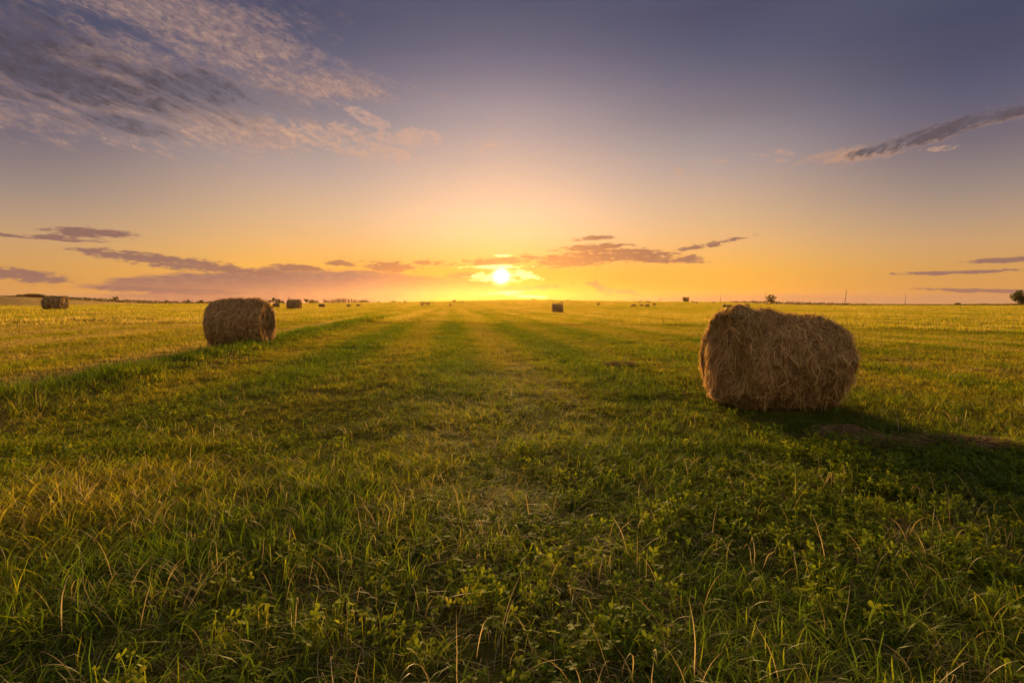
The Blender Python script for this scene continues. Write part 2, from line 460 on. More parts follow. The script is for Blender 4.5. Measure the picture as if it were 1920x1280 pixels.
        rd = np.stack([0*th_, np.sin(th_), np.cos(th_)], -1)+rng.normal(0, .5, (n, 1, 3))
        wd = np.cross(np.gradient(Pc, axis=1), rd); wd /= np.linalg.norm(wd, axis=-1, keepdims=True)+1e-9
        V, Fq, bv = ribbons(Pc, wd, width*(.5+rng.random(n)), rng.random(n))
        so = mesh_obj('loose_straw', V, Fq, M_STRAW, root, {'bv': bv}); so['kind'] = 'stuff'

# the big bale
bx, by = 3.282, 6.39
r1 = empty('hay_bale', (bx, by, float(height(bx, by))-.03), math.radians(8),
           'large shaggy round hay bale close up, with loose hay heaped over its top and end', 'hay bale', 'round hay bales on the meadow')
top1 = lambda x: .02*np.exp(-((x+.27)/.14)**2)-.11*sstep(-.22, .2, x)+.02*np.exp(-((x-.38)/.1)**2)-.04
Bale(.63, 1.27, 3, top1, .13, 1.25).parts(r1, 220, 90, 30, 30000, 11000, 8000, .0046)
BALES.append((bx, by, .62))
# the second bale
bx, by = -7.27, 13.75
r2 = empty('hay_bale', (bx, by, float(height(bx, by))-.04), math.radians(6),
           'mid-sized brown hay bale with ragged sunlit end, standing beside the strip of dry straw', 'hay bale', 'round hay bales on the meadow')
Bale(.655, 1.30, 8, None, .0, 1.1).parts(r2, 140, 56, 20, 13000, 5000, 3000, .0075)
BALES.append((bx, by, .62))

# ---- the bales farther out: one model with parts copied for three, a simpler one for the rest
def copy_tree(o):
    c = o.copy(); COL.objects.link(c)
    for ch in o.children:
        d = ch.copy(); COL.objects.link(d); d.parent = c
        for g in ch.children:
            e = g.copy(); COL.objects.link(e); e.parent = d
    return c
GB = 'round hay bales on the meadow'
def put_bale(o, px, row, hpx, yaw, label, sink=.04):
    p = ground_at(px, row); k = float(np.clip(hpx*p[1]/F/1.26, .72, 1.35))
    o.location = (p[0], p[1], p[2]-sink); o.rotation_euler = (0, 0, math.radians(yaw)); o.scale = (k, k, k)
    tag(o, label, 'hay bale', GB)
    BALES.append((p[0], p[1], .6))
mid = empty('hay_bale', (0, 0, 0))
Bale(.635, 1.42, 21, None, 0, .7).parts(mid, 72, 26, 9, 2200, 700, 120, .016)
put_bale(mid, 104.5, 581.5, 27, 7, 'smooth round hay bale with its pale end showing, alone near the stubble hill')
put_bale(copy_tree(mid), 552, 580.5, 19.5, 4, 'small round hay bale in front of the bushes beside the ragged mid-sized bale')
put_bale(copy_tree(mid), 1045, 586, 17, 1, 'small round hay bale seen side-on, standing by itself just beside the sunset')
far = empty('hay_bale', (0, 0, 0))
Bale(.635, 1.42, 33, None, 0, .6).parts(far, 28, 10, 4, 160, 40, 20, .05)
FARB = [  # column, foot row, height in photo pixels, yaw, label
    (603.5, 577.6, 8, 0, 'tiny hay bale standing in the dip below the conifer plantation'),
    (518, 577.6, 5, 0, 'half sunken tiny hay bale between the ragged bale and the bushes'),
    (654, 576.8, 4.5, 10, 'first of two low hay bales below the far end of the conifers'),
    (672, 576.4, 4.5, 10, 'second of two low hay bales below the far end of the conifers'),
    (791, 574.6, 5, 20, 'lowest bale of the distant cluster of four on the slope short of the sunset'),
    (791.5, 569.3, 4, 0, 'upper outer bale of the distant cluster of four on the slope short of the sunset'),
    (796, 570.4, 4, 40, 'middle bale of the distant cluster of four on the slope short of the sunset'),
    (802.5, 572.4, 5.5, 60, 'dark bale nearest the sunset in the distant cluster of four'),
    (844.5, 575.6, 4.5, 10, 'lone flat looking hay bale on the slope below the two crest bales'),
    (852, 566.8, 5, 70, 'upright looking hay bale breaking the skyline short of the sunset'),
    (868, 568.2, 4, 60, 'faint hay bale just under the skyline short of the sunset'),
    (997.5, 563.6, 3.2, 30, 'first bale of the close pair on the skyline past the sunset'),
    (1002.6, 563.6, 3.4, 70, 'second bale of the close pair on the skyline past the sunset'),
    (1031.5, 563.8, 3.2, 80, 'single hay bale on the skyline between the close pair and the lone bale'),
    (1054, 569.2, 4.5, 80, 'tiny hay bale peeping over the small bale beside the sunset'),
    (1064, 564.2, 3.6, 75, 'last single hay bale on the skyline past the small side-on bale'),
    (1122, 573.4, 5, 10, 'lone tiny hay bale midway between sunset and the group of bales'),
    (1187.5, 576.6, 6, 5, 'lowest and widest tiny bale of the group under the round tree'),
    (1200, 567.2, 3.6, 70, 'tiny bale on the skyline above the group under the round tree'),
    (1202.6, 574.8, 5.2, 60, 'second tiny bale of the group under the round tree'),
    (1213.5, 576.5, 5, 10, 'third tiny bale of the group under the round tree'),
    (1212.6, 567.2, 3, 0, 'fainter of the two touching bales on the skyline before the round tree'),
    (1217, 567.8, 3.6, 50, 'darker of the two touching bales on the skyline before the round tree'),
    (1227, 573.2, 5, 50, 'last tiny bale of the group, closest below the round tree'),
    (1298.5, 568, 3.6, 60, 'tiny bale close beside the foot of the round tree'),
    (1306, 568.8, 3.4, 0, 'tiny low bale second from the foot of the round tree'),
    (1338, 568.6, 3, 0, 'tiny bale where the far hedgerow begins'),
    (1359, 578, 7.5, 60, 'darker of two bales peeping over the shoulder of the big bale'),
    (1367.5, 578, 6.5, 10, 'lower of two bales peeping over the shoulder of the big bale'),
    (1402, 575.6, 6, 50, 'tiny bale just above the loose hay crowning the big bale'),
    (1439, 571.4, 3, 0, 'tiny dark bale at the hedge below the open-crowned tree'),
    (759, 567.4, 3.8, 70, 'tiny bale on the skyline beside the low far bushes'),
    (750, 567.2, 2.6, 0, 'faint tiny bale touching the low far bushes')]
for k, (px, row, h, yaw, lab) in enumerate(FARB):
    put_bale(far if k == 0 else copy_tree(far), px, row, h, yaw, lab, .02)

# ---- loose heaps of hay left on the grass
def hay_heap(px, row, wx, wy, h, yaw, label, seed, dens=1.):
    p = ground_at(px, row); rng = np.random.default_rng(seed)
    t = empty('hay_heap', p-np.array([0, 0, .02]), math.radians(yaw), label, 'loose hay', 'heaps of loose hay dropped around the big bale')
    th = np.linspace(0, 2*PI, 40, endpoint=False); rr = np.linspace(1, .05, 9)
    R_, T_ = np.meshgrid(rr, th, indexing='ij')
    def pt(r, a):
        n = fbm(np.cos(a)*r*2+seed, np.sin(a)*r*2, seed, 3)-.5
        k = 1+.5*(vnoise(a*1.3+seed, a*0, seed)-.5)
        return np.stack([r*np.cos(a)*wx*k, r*np.sin(a)*wy*k, h*((1-r*r)*(1+1.1*n)+.02)], -1)
    V = pt(R_, T_).reshape(-1, 3)
    i, j = np.meshgrid(np.arange(8), np.arange(40), indexing='ij')
    a = i*40+j; b = i*40+(j+1) % 40
    mesh_obj('heap_core', V, np.stack([a, b, b+40, a+40], -1).reshape(-1, 4), M_HAYCORE, t)
    n = int(2600*wx*wy/.03*dens); k = 6; s_ = np.linspace(-.5, .5, k)
    r0 = rng.random(n)**.6*1.45; a0 = rng.random(n)*2*PI
    C0 = pt(np.minimum(r0, 1), a0); C0[:, :2] *= np.maximum(r0, 1)[:, None]
    ln = .08+.26*rng.random(n); az = rng.normal(0, 1.1, n); cu = rng.normal(0, 1.4, n)
    ang_ = az[:, None]+cu[:, None]*s_[None]
    X = C0[:, 0:1]+np.cumsum(np.cos(ang_), 1)*ln[:, None]/k-np.cos(az)[:, None]*ln[:, None]/2
    Y = C0[:, 1:2]+np.cumsum(np.sin(ang_), 1)*ln[:, None]/k-np.sin(az)[:, None]*ln[:, None]/2
    q = np.hypot(X/wx, Y/wy)
    Z = h*np.maximum(1-q*q, 0)+.01+.075*rng.random(n)[:, None]+.02*np.sin((s_+.5)*PI)[None]
    Pc = np.stack([X, Y, Z], -1)
    wd = np.cross(np.gradient(Pc, axis=1), np.array([0, 0, 1.])+rng.normal(0, .6, (n, 1, 3)))
    wd /= np.linalg.norm(wd, axis=-1, keepdims=True)+1e-9
    V, Fq, bv = ribbons(Pc, wd, .0035*(.6+rng.random(n)), rng.random(n))
    so = mesh_obj('loose_straw', V, Fq, M_OLDHAY, t, {'bv': bv}); so['kind'] = 'stuff'
hay_heap(1592, 826, .17, .13, .05, 0, 'rounded brown heap of loose hay closest in front of the big bale', 1)
hay_heap(1648, 842, .19, .12, .035, -8, 'flatter heap of loose hay next to the rounded heap by the big bale', 2)
hay_heap(1795, 842, .26, .10, .012, -5, 'long thin swath of loose hay farthest out from the big bale', 3)
hay_heap(1166, 688, .22, .13, .012, 0, 'small isolated patch of loose hay between the sunset and the big bale', 5, .6)

# ------------------------------------------------------------------ trees, bushes, hedges
def leaf_cloud(centres, radii, n, size, rng, flat=.8):
    """n leaf-sized quads spread through overlapping clumps"""
    centres, radii = np.asarray(centres, float), np.asarray(radii, float)
    w = radii**2/np.sum(radii**2); k = rng.choice(len(radii), n, p=w)
    d = rng.normal(0, 1, (n, 3)); d /= np.linalg.norm(d, axis=1, keepdims=True)
    r = radii[k]*(rng.random(n)**.45)*(1+.15*rng.normal(0, 1, n))
    P0 = centres[k]+d*r[:, None]*np.array([1, 1, flat])
    a = rng.normal(0, 1, (n, 3)); a /= np.linalg.norm(a, axis=1, keepdims=True)
    b = np.cross(a, rng.normal(0, 1, (n, 3))); b /= np.linalg.norm(b, axis=1, keepdims=True)
    s = size*(.5+rng.random(n))[:, None]
    V = np.stack([P0-a*s, P0+b*s*.55, P0+a*s, P0-b*s*.55], 1).reshape(-1, 3)
    return V, np.arange(n*4).reshape(n, 4), np.repeat(np.clip(rng.normal(.5, .25, n), 0, 1), 4)
def tube(path, radii, n=8):
    V, Fq = [], []
    path = [Vector(p) for p in path]
    for k, (p, r) in enumerate(zip(path, radii)):
        t = (path[min(k+1, len(path)-1)]-path[max(k-1, 0)]).normalized()
        a = t.orthogonal().normalized(); b = t.cross(a)
        for q in range(n):
            th = 2*PI*q/n; V.append(p+(a*math.cos(th)+b*math.sin(th))*r)
    for k in range(len(path)-1):
        for q in range(n):
            Fq.append((k*n+q, k*n+(q+1) % n, (k+1)*n+(q+1) % n, (k+1)*n+q))
    Fq.append(tuple(range((len(path)-1)*n, len(path)*n)))
    return V, Fq
def join(parts):
    V, Fq = [], []
    for v, f in parts:
        o_ = len(V); V += [tuple(x) for x in v]; Fq += [tuple(o_+i for i in g) for g in f]
    return V, Fq
def broad_tree(name, W, H, trunk, seed, n_clump, n_leaf, size, gap=0., low=0.):
    rng = np.random.default_rng(seed); rnd = random.Random(seed)
    root = empty(name, (0, 0, 0))
    cz = trunk+(H-trunk)*(.5-.14*low); hz = (H-trunk)*(.5+.12*low)
    cs, rs, limbs = [], [], []
    for k in range(n_clump):
        d = rng.normal(0, 1, 3); d /= np.linalg.norm(d)
        q = (.5+.4*rng.random()) if gap else .82*rng.random()**.4
        c = np.array([d[0]*W*.5*q, d[1]*W*.5*q, cz+d[2]*hz*q])
        cs.append(c); rs.append(W*(.10 if gap else .16)*(.7+.7*rng.random()))
        if k % 3 == 0:
            s0 = Vector((0, 0, trunk*(.5+.5*rnd.random())+.1*H)); e = Vector(c)
            m_ = s0.lerp(e, .5)+Vector((rnd.uniform(-.1, .1)*W, rnd.uniform(-.1, .1)*W, .04*H))
            limbs.append(tube([s0, m_, e], [W*.028, W*.018, W*.006], 6))
    tr = tube([(0, 0, -.3), (.02*W, 0, trunk*.6), (0, .02*W, trunk+.15*H), (.02*W, 0, trunk+(H-trunk)*.6)], [W*.06, W*.045, W*.04, W*.012], 8)
    V, Fq = join([tr]+limbs); mesh_obj('trunk', V, Fq, M_BARK, root)
    V, Fq, bv = leaf_cloud(cs, rs, n_leaf, size, rng)
    V[:, 2] = np.where(V[:, 2] < .1, .1+rng.random(len(V))*.1*H, V[:, 2])
    if low: V[:, :2] *= (1-.42*np.clip(V[:, 2:3]/H-.35, 0, 1)**1.2*low-.22*np.clip(.3-V[:, 2:3]/H, 0, 1)/.3)
    mesh_obj('crown', V, Fq, M_LEAF, root, {'bv': bv}, smooth=False)
    return root
def conifer(seed, H=6., W=2.2, n=700):
    rng = np.random.default_rng(seed)
    root = empty('conifer_tree', (0, 0, 0))
    V, Fq = tube([(0, 0, -.2), (0, 0, H*.6), (0, 0, H)], [.12, .07, .015], 6); mesh_obj('trunk', V, Fq, M_BARK, root)
    t = rng.random(n)**.7; z = H*(.06+.94*t); rmax = W*.5*(1-t)*(.75+.25*np.sin(t*40))+.05
    r = rmax*rng.random(n)**.5; a = rng.random(n)*2*PI
    P0 = np.stack([r*np.cos(a), r*np.sin(a), z-.15*r], -1)
    o1 = np.stack([np.cos(a), np.sin(a), -.35+0*a], -1)*(.28+.2*rng.random(n))[:, None]
    o2 = np.stack([-np.sin(a), np.cos(a), .2*rng.normal(0, 1, n)], -1)*.13
    V = np.stack([P0-o1*.5, P0+o2, P0+o1, P0-o2], 1).reshape(-1, 3)
    mesh_obj('crown', V, np.arange(n*4).reshape(n, 4), M_NEEDLE, root, {'bv': np.repeat(rng.random(n), 4)}, smooth=False)
    return root
def plant(o, px, y, wpx, hpx, base_w, base_h, label, cat, group=None, z=None, yaw=0):
    """stand a tree in the column px at y metres out, sized in photo pixels"""
    p = at_dist(px, y); kx = wpx*y/F/base_w; kz = hpx*y/F/base_h
    o.location = (p[0], p[1], (p[2] if z is None else z)-.1); o.scale = (kx, kx, kz); o.rotation_euler = (0, 0, yaw)
    return tag(o, label, cat, group)

t_ = broad_tree('broadleaf_tree', 8, 8, .5, 5, 44, 5000, .26, low=1)
plant(t_, 1286, 452, 14, 12.5, 8.2, 8, 'compact round tree standing alone on the skyline', 'tree')
t_ = broad_tree('broadleaf_tree', 9, 8, 1.0, 6, 44, 3200, .24, gap=1, low=.6)
plant(t_, 1445.5, 462, 19.5, 19, 9.2, 8, 'open-crowned tree with sky showing through, beside a utility pole', 'tree')
t_ = broad_tree('broadleaf_tree', 12, 9, 1.2, 9, 46, 4200, .30, gap=1)
plant(t_, 1921, 300, 40, 33, 12.2, 9, 'large dark spreading tree cut by the picture edge beyond the hedgerow', 'tree')
bush = broad_tree('shrub', 6, 4, .2, 12, 16, 1500, .28)
bush2 = broad_tree('shrub', 5, 6, .4, 13, 16, 1500, .26)
HZ = lambda px: hill_z((px-960)/F*math.cos(PITCH), 640)
plant(bush2, 216.5, 640, 11, 9.5, 5.2, 6, 'roundest lone bush rising from the hedge on the stubble hill', 'bush', 'bushes along the hill hedge', HZ(216.5)+1.8)
TREES2 = [(312.5, 640, 6, 6.5, bush2, 'small pointed bush midway along the hill hedge', 'bushes along the hill hedge', 2.2),
    (352.5, 640, 6.5, 8, bush2, 'thin two-stemmed bush on the hill hedge near the ragged bale', 'bushes along the hill hedge', 2.2),
    (378, 640, 8, 6, bush, 'low dark bush of the hill hedge touching the ragged bale', 'bushes along the hill hedge', 2.2),
    (66, 640, 58, 6.5, bush, 'long low dark thicket on top of the stubble hill', 'bushes along the hill hedge', .2),
    (122, 640, 16, 5, bush, 'low bush just above the lone bale by the stubble hill', 'bushes along the hill hedge', 1.2)]
used = set()
def another(src):
    if src in used or src is bush2: return copy_tree(src)
    used.add(src); return src
for (px, y, w, h, src, lab, g, dz) in TREES2:
    plant(another(src), px, y, w, h, 6.2 if src is bush else 5.2, 4 if src is bush else 6, lab, 'bush', g, HZ(px)+dz, px)
CG = 'bushes by the far plantation'
for (px, w, h, src, lab) in [
        (513.5, 9, 13, bush2, 'tallest pointed bush just past the ragged mid-sized bale'),
        (522, 12, 8, bush, 'middle bush of the clump past the ragged bale'), (530, 9, 5, bush, 'lowest bush of the clump past the ragged bale'),
        (506, 8, 8, bush2, 'bush half hidden behind the ragged mid-sized bale'),
        (542.6, 4, 12, bush2, 'slim treetop showing over the small bale'), (563, 6, 8, bush2, 'bush peeping past the end of the small bale'),
        (575, 10, 10.5, bush2, 'tallest bush between the small bale and the conifers'), (585, 14, 6.5, bush, 'wide bush between the small bale and the conifers'),
        (594, 9, 5, bush, 'lowest bush before the gap in front of the conifers'),
        (679, 12, 5, bush, 'rounded bush at the far end of the conifers'), (685.5, 6, 7, bush2, 'pointed bush at the far end of the conifers'),
        (690, 6, 3.5, bush, 'lowest bush tailing off the far end of the conifers'), (710, 8, 3, bush, 'lone low bush on the skyline past the conifers'),
        (738, 15, 3.4, bush, 'flat wide bush on the skyline halfway to the sunset'),
        (1796.5, 12, 4.4, bush, 'flat-topped dark bush on the skyline near the hedge')]:
    plant(copy_tree(src), px, 468, w, h, 6.2 if src is bush else 5.2, 4 if src is bush else 6, lab, 'bush', CG if px < 1000 else None, None, px)
cons = [conifer(40+k, 6, 2.2+.3*k) for k in range(3)]
rc = random.Random(5)
prof = lambda px: float(np.interp(px, [607, 612, 618, 632, 645, 660, 671], [9, 8, 6.5, 9, 9.3, 8, 6]))
for k, px in enumerate(np.linspace(607.5, 671, 30)):
    o = cons[k] if k < 3 else copy_tree(cons[k % 3])
    px = float(px+rc.uniform(-.8, .8)); h = prof(px)*rc.uniform(.8, 1.12)
    plant(o, px, 462+rc.uniform(-4, 12), rc.uniform(3.4, 5), h, 2.4, 6, 'dark conifer in the dense far plantation on the skyline', 'conifer', 'conifers of the far plantation', None, rc.uniform(0, 6))

def hedge(name, pts, n, size, label, seed):
    """pts: (x, y, z, height, depth) along the hedge"""
    rng = np.random.default_rng(seed); pts = np.asarray(pts, float)
    root = empty(name, pts[0, :3], 0, label, 'hedge')
    t = rng.random(n)*(len(pts)-1); i = np.minimum(t.astype(int), len(pts)-2); f = (t-i)[:, None]
    q = pts[i]*(1-f)+pts[i+1]*f
    lump = .55+.65*fbm(q[:, 0]/2.6, q[:, 1]/6, seed, 3)
    zz = q[:, 3]*lump*rng.random(n)**.8
    C = np.stack([q[:, 0], q[:, 1]+(rng.random(n)-.5)*q[:, 4], q[:, 2]+zz], -1)
    a = rng.normal(0, 1, (n, 3)); a /= np.linalg.norm(a, axis=1, keepdims=True)
    b = np.cross(a, rng.normal(0, 1, (n, 3))); b /= np.linalg.norm(b, axis=1, keepdims=True)
    s = size*(.5+rng.random(n))[:, None]
    V = np.stack([C-a*s, C+b*s*.6, C+a*s, C-b*s*.6], 1).reshape(-1, 3)-pts[0, :3]
    mesh_obj('foliage', V, np.arange(n*4).reshape(n, 4), M_HEDGE, root, {'bv': np.repeat(rng.random(n), 4)}, smooth=False)
    return root
L = []
for px in np.arange(-60, 481, 12):
    u = (px-960)/F*math.cos(PITCH); y = 640
    hp = np.interp(px, [-60, 0, 30, 45, 95, 160, 280, 400, 480], [2, 2, 3, 5.5, 5.5, 6.5, 7, 6.5, 5])
    base = max(HZ(px), CAM_H-2/960*640)
    L.append((u*y, y, base-.6, hp*y/F*1.15, 5))
hedge('hedgerow', L, 16000, .5, 'long dark overgrown hedgerow running along the stubble hill', 61)
L = []
for px in np.arange(1332, 2040, 14):
    p = at_dist(px, 455)
    top = np.interp(px, [1332, 1350, 1400, 1440, 1500, 1600, 1640, 1700, 1780, 1850, 1900, 2040], [566.6, 566, 565, 564.8, 566.6, 569, 569.8, 570.3, 571, 569.5, 569.6, 570])
    zt = CAM_H+(569-top)/F*455
    L.append((p[0], p[1], p[2]-.3, max(zt-p[2], .4)*1.12+.3, 3))
hedge('hedgerow', L, 12000, .38, 'low dark hedgerow along the field edge behind the big bale', 62)

def utility_pole(px, y, hpx, lean, label):
    p = at_dist(px, y); H = hpx*y/F+.3
    root = empty('utility_pole', p-np.array([0, 0, .3]), 0, label, 'utility pole', 'wooden utility poles')
    lx = math.tan(math.radians(lean))*H
    V, Fq = tube([(0, 0, 0), (lx*.5, 0, H*.5), (lx, 0, H)], [.17, .145, .11], 10); mesh_obj('shaft', V, Fq, M_POLE, root)
    zc = H-.45; xc = lx*(zc/H)
    ar = mesh_obj('crossarm', *tube([(xc-.5, .15, zc), (xc, .15, zc), (xc+.5, .15, zc)], [.06, .06, .06], 4), M_POLE, root)
    for dx in (-.42, .42):
        mesh_obj('insulator', *tube([(xc+dx, .15, zc+.05), (xc+dx, .15, zc+.16), (xc+dx, .15, zc+.27)], [.04, .07, .035], 8), M_CERAMIC, ar)
utility_pole(1583.3, 308, 29, 5.5, 'tallest wooden pole, leaning above the big bale')
utility_pole(1435, 455, 24, 1, 'wooden pole standing close beside the open-crowned tree')
utility_pole(1351, 465, 17, 0, 'upright thin pole between the round tree and the open-crowned tree')
utility_pole(1696.5, 440, 20, 3.5, 'slightly leaning pole standing alone past the big bale')
utility_pole(1237, 468, 8.5, 0, 'shortest and most distant pole, just before the round tree')

# ------------------------------------------------------------------ grass and clover
fine = source('fine_grass', [blades(14, .055, h, w*.82, le, cu, 5, 100+k) for k, (h, w, le, cu) in enumerate(
    [(.15, .0042, .5, .9), (.19, .005, .5, 1.2), (.12, .004, .65, .9), (.22, .0052, .4, 1.5), (.16, .0055, .7, 1.1), (.10, .005, .8, .7), (.26, .005, .42, 1.7), (.14, .0035, .9, .7)])]
    + [blades(10, .10, .24, .0028, .9, .5, 5, 131, flat=.5), blades(10, .10, .2, .003, .7, .7, 5, 132, flat=.8)], M_GRASS)
medium = source('medium_grass', [blades(26, .16, h, w, le, .8, 4, 200+k) for k, (h, w, le) in enumerate(
    [(.16, .007, .45), (.2, .0075, .4), (.12, .008, .55), (.2, .007, .35), (.15, .008, .6), (.1, .009, .65)])], M_GRASS)
coarse = source('coarse_grass', [blades(90, .75, h, w, .4, .7, 3, 300+k) for k, (h, w) in enumerate(
    [(.17, .024), (.21, .022), (.14, .026), (.19, .024)])], M_GRASS)
broad = source('broad_grass', [blades(240, 2.6, h, w, .35, .6, 2, 400+k) for k, (h, w) in enumerate(
    [(.2, .07), (.24, .065), (.17, .075)])], M_GRASS)

def grass(name, coll, ncoll, xy, hfun, label, tintfun=None, keep=None, sc=(.75, 1.25)):
    x, y = xy
    k = free(x, y)
    if keep is not None: k &= RNG.random(len(x)) < keep(x, y)
    x, y = x[k], y[k]; n = len(x)
    z = height(x, y)
    h = hfun(x, y)*(sc[0]+(sc[1]-sc[0])*RNG.random(n))
    w = sc[0]+(sc[1]-sc[0])*RNG.random(n)
    rot = np.stack([RNG.normal(0, .06, n), RNG.normal(0, .06, n), RNG.random(n)*2*PI], -1)
    tint = np.clip((tintfun or dry_tint_near_dark)(x, y)+RNG.normal(0, .13, n), 0, 1)
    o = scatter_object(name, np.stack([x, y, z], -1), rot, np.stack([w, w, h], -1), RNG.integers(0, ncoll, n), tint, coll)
    o['label'] = label
    return n
def hnear(x, y):
    ln = lane(x, y)
    h = .62+.8*fbm(x/1.1, y/1.1, 15)+.5*(vnoise(x/3, y/3, 16)-.5)
    h = h+.8*np.exp(-((ln-.45)/.5)**2)*(1-sstep(30, 50, y))-.35*np.exp(-((ln+1.0)/.7)**2)*(1-sstep(30, 50, y))
    h = h-.32*cloverness(x, y)
    low_patch = blob(x, y, 3.4, 5.2, 1.0)*.25  # shorter grass in front of the big bale
    d = np.hypot(x, y)
    stripe = 1+.20*np.sin(2*PI*ln/2.7+1.5*vnoise(y/9, ln*0, 44))*sstep(2.5, 6, y)+.12*np.sin(2*PI*ln/.9)*sstep(5, 9, y)
    return np.clip((h-low_patch)*stripe*(.62-.22*sstep(2.2, 6, d)), .22, 1.5)
hfar = lambda x, y: (1+.32*np.sin(2*PI*lane(x, y)/5.4))*np.clip(.45+.5*fbm(lane(x, y)/2.2, y/9, 19)+.3*(fbm(x/9, y/9, 20)-.5), .4, 1.8)
def thin(x, y):
    d = np.hypot(x, y); gaps = sstep(.36, .56, fbm(x/.42, y/.42, 61, 2))
    return (1-.72*cloverness(x, y)*(d < 8))*(1-.62*(1-gaps)*(1-sstep(1.8, 3.8, d)))
nt = 0
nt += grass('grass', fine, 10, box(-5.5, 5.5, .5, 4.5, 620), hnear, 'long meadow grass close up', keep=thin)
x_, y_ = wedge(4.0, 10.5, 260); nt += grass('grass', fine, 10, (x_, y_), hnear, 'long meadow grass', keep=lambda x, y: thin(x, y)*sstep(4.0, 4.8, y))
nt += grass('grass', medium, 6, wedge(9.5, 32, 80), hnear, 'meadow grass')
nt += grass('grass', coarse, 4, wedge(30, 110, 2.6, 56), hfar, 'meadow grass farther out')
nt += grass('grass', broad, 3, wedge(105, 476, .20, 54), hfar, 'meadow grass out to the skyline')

hx_u = -1.35+.68*RNG.random(9000); hy_ = 478+165*RNG.random(9000); hx_ = hx_u*hy_
stub = source('stubble_sources', [blades(160, 2.6, .3, .07, .3, .3, 2, 480+k) for k in range(2)], M_DRY)
hz_ = np.array([hill_z(u, y) for u, y in zip(hx_u, hy_)])
n_ = len(hx_)
so_ = scatter_object('stubble', np.stack([hx_, hy_, hz_-.05], -1), np.stack([0*hx_, 0*hx_, RNG.random(n_)*6.28], -1), np.ones((n_, 3)), RNG.integers(0, 2, n_), .35+.3*RNG.random(n_), stub)
so_['label'] = 'pale cut stubble on the distant hill'

# dry bents and litter
dryc = source('dry_bents', [blades(8, .13, h, .0026, le, cu, 8, 500+k, wobble=.012) for k, (h, le, cu) in enumerate(
    [(.24, .6, 1.7), (.28, .75, 1.9), (.22, .9, 1.4), (.25, .6, 2.2)])]
    + [blades(16, .18, .24, .0028, .25, .2, 5, 520+k, flat=1.25, wobble=.02) for k in range(8)], M_DRY)
def dkeep(x, y):
    s_ = blob(x, y, -1.95, 3.2, .65)*.9+blob(x, y, -3.2, 3.1, .7)*.8+.10+.3*sstep(.55, .75, fbm(x/1.7, y/1.7, 91))
    s_ = s_+.45*blob(x, y, 3.0, 2.6, .6)+.4*blob(x, y, -.3, 3.0, .45)+.7*np.exp(-((lane(x, y)+1.0)/.7)**2)*(y > 4)
    return np.clip(s_, 0, 1)
x1_, y1_ = box(-5, 5, .6, 4.2, 110); x2_, y2_ = wedge(4.2, 14, 30)
nt += grass('dry_grass', dryc, 12, (np.concatenate([x1_, x2_]), np.concatenate([y1_, y2_])), lambda x, y: (.8+.4*vnoise(x*2, y*2, 5))*(1-.6*sstep(2.5, 5, y)),
            'straw coloured dead bents and litter', lambda x, y: .5+0*x, dkeep)

nt += grass('dry_grass', dryc, 4, wedge(5, 26, 1.6), lambda x, y: .5+.45*RNG.random(len(x)), 'sparse pale stems left standing in the mown meadow', lambda x, y: .75+0*x)
# clover: stalked leaves of three oval leaflets
def clover(n, spread, h, size, seed, leaflets=3):
    r = np.random.default_rng(seed); V, Fq, bv = [], [], []
    for q in range(n):
        a = r.random()*2*PI; rr = spread*math.sqrt(r.random()); bx, by = rr*math.cos(a), rr*math.sin(a)
        hh = h*(.4+.8*r.random()); s = size*(.6+.7*r.random()); v_ = r.random()
        lx, ly = r.normal(0, .25)*hh, r.normal(0, .25)*hh
        tx, ty = r.normal(0, .35), r.normal(0, .35)          # tilt of the leaf plane
        o_ = len(V); w = .0012
        for t in (0, .5, 1):
            V += [(bx+lx*t*t-w, by+ly*t*t, hh*t), (bx+lx*t*t+w, by+ly*t*t, hh*t)]; bv += [v_, v_]
        Fq += [(o_, o_+1, o_+3, o_+2), (o_+2, o_+3, o_+5, o_+4)]
        a0 = r.random()*2*PI; cup = r.uniform(-.1, .45)
        for l in range(leaflets):
            aa = a0+l*2*PI/leaflets+r.normal(0, .12); o_ = len(V)
            out = [(0, 0), (.35, .30), (.75, .40), (1.0, .18), (.95, 0), (1.0, -.18), (.75, -.40), (.35, -.30)]
            mid = (.55, 0)
            for (p, q_) in [mid]+out:
                X = p*s*math.cos(aa)-q_*s*math.sin(aa); Y = p*s*math.sin(aa)+q_*s*math.cos(aa)
                Z = s*cup*p*p+abs(q_)*s*.25+X*tx+Y*ty
                V.append((bx+lx+X, by+ly+Y, max(hh+Z, .004))); bv.append(v_)
            for k in range(8): Fq.append((o_, o_+1+k, o_+1+(k+1) % 8))
    return np.array(V), Fq, np.array(bv)
clc = source('clover_sources', [clover(15, .10, h*.9, s*.85, 600+k) for k, (h, s) in enumerate([(.07, .021), (.09, .024), (.055, .018), (.10, .022)])]
             +[clover(6, .10, .045, .030, 650+k, 1) for k in range(1)], M_CLOVER)
x1_, y1_ = box(-4.5, 5, .7, 4.5, 130); x2_, y2_ = wedge(4.5, 11, 30)
nt += grass('clover', clc, 5, (np.concatenate([x1_, x2_]), np.concatenate([y1_, y2_])), lambda x, y: .65+.6*vnoise(x*1.5, y*1.5, 8),
            'low clover and broad leaved weeds among the grass', lambda x, y: .34+.3*(fbm(x*2, y*2, 4)-.5), lambda x, y: .06+.94*cloverness(x, y))
print('tufts', nt)

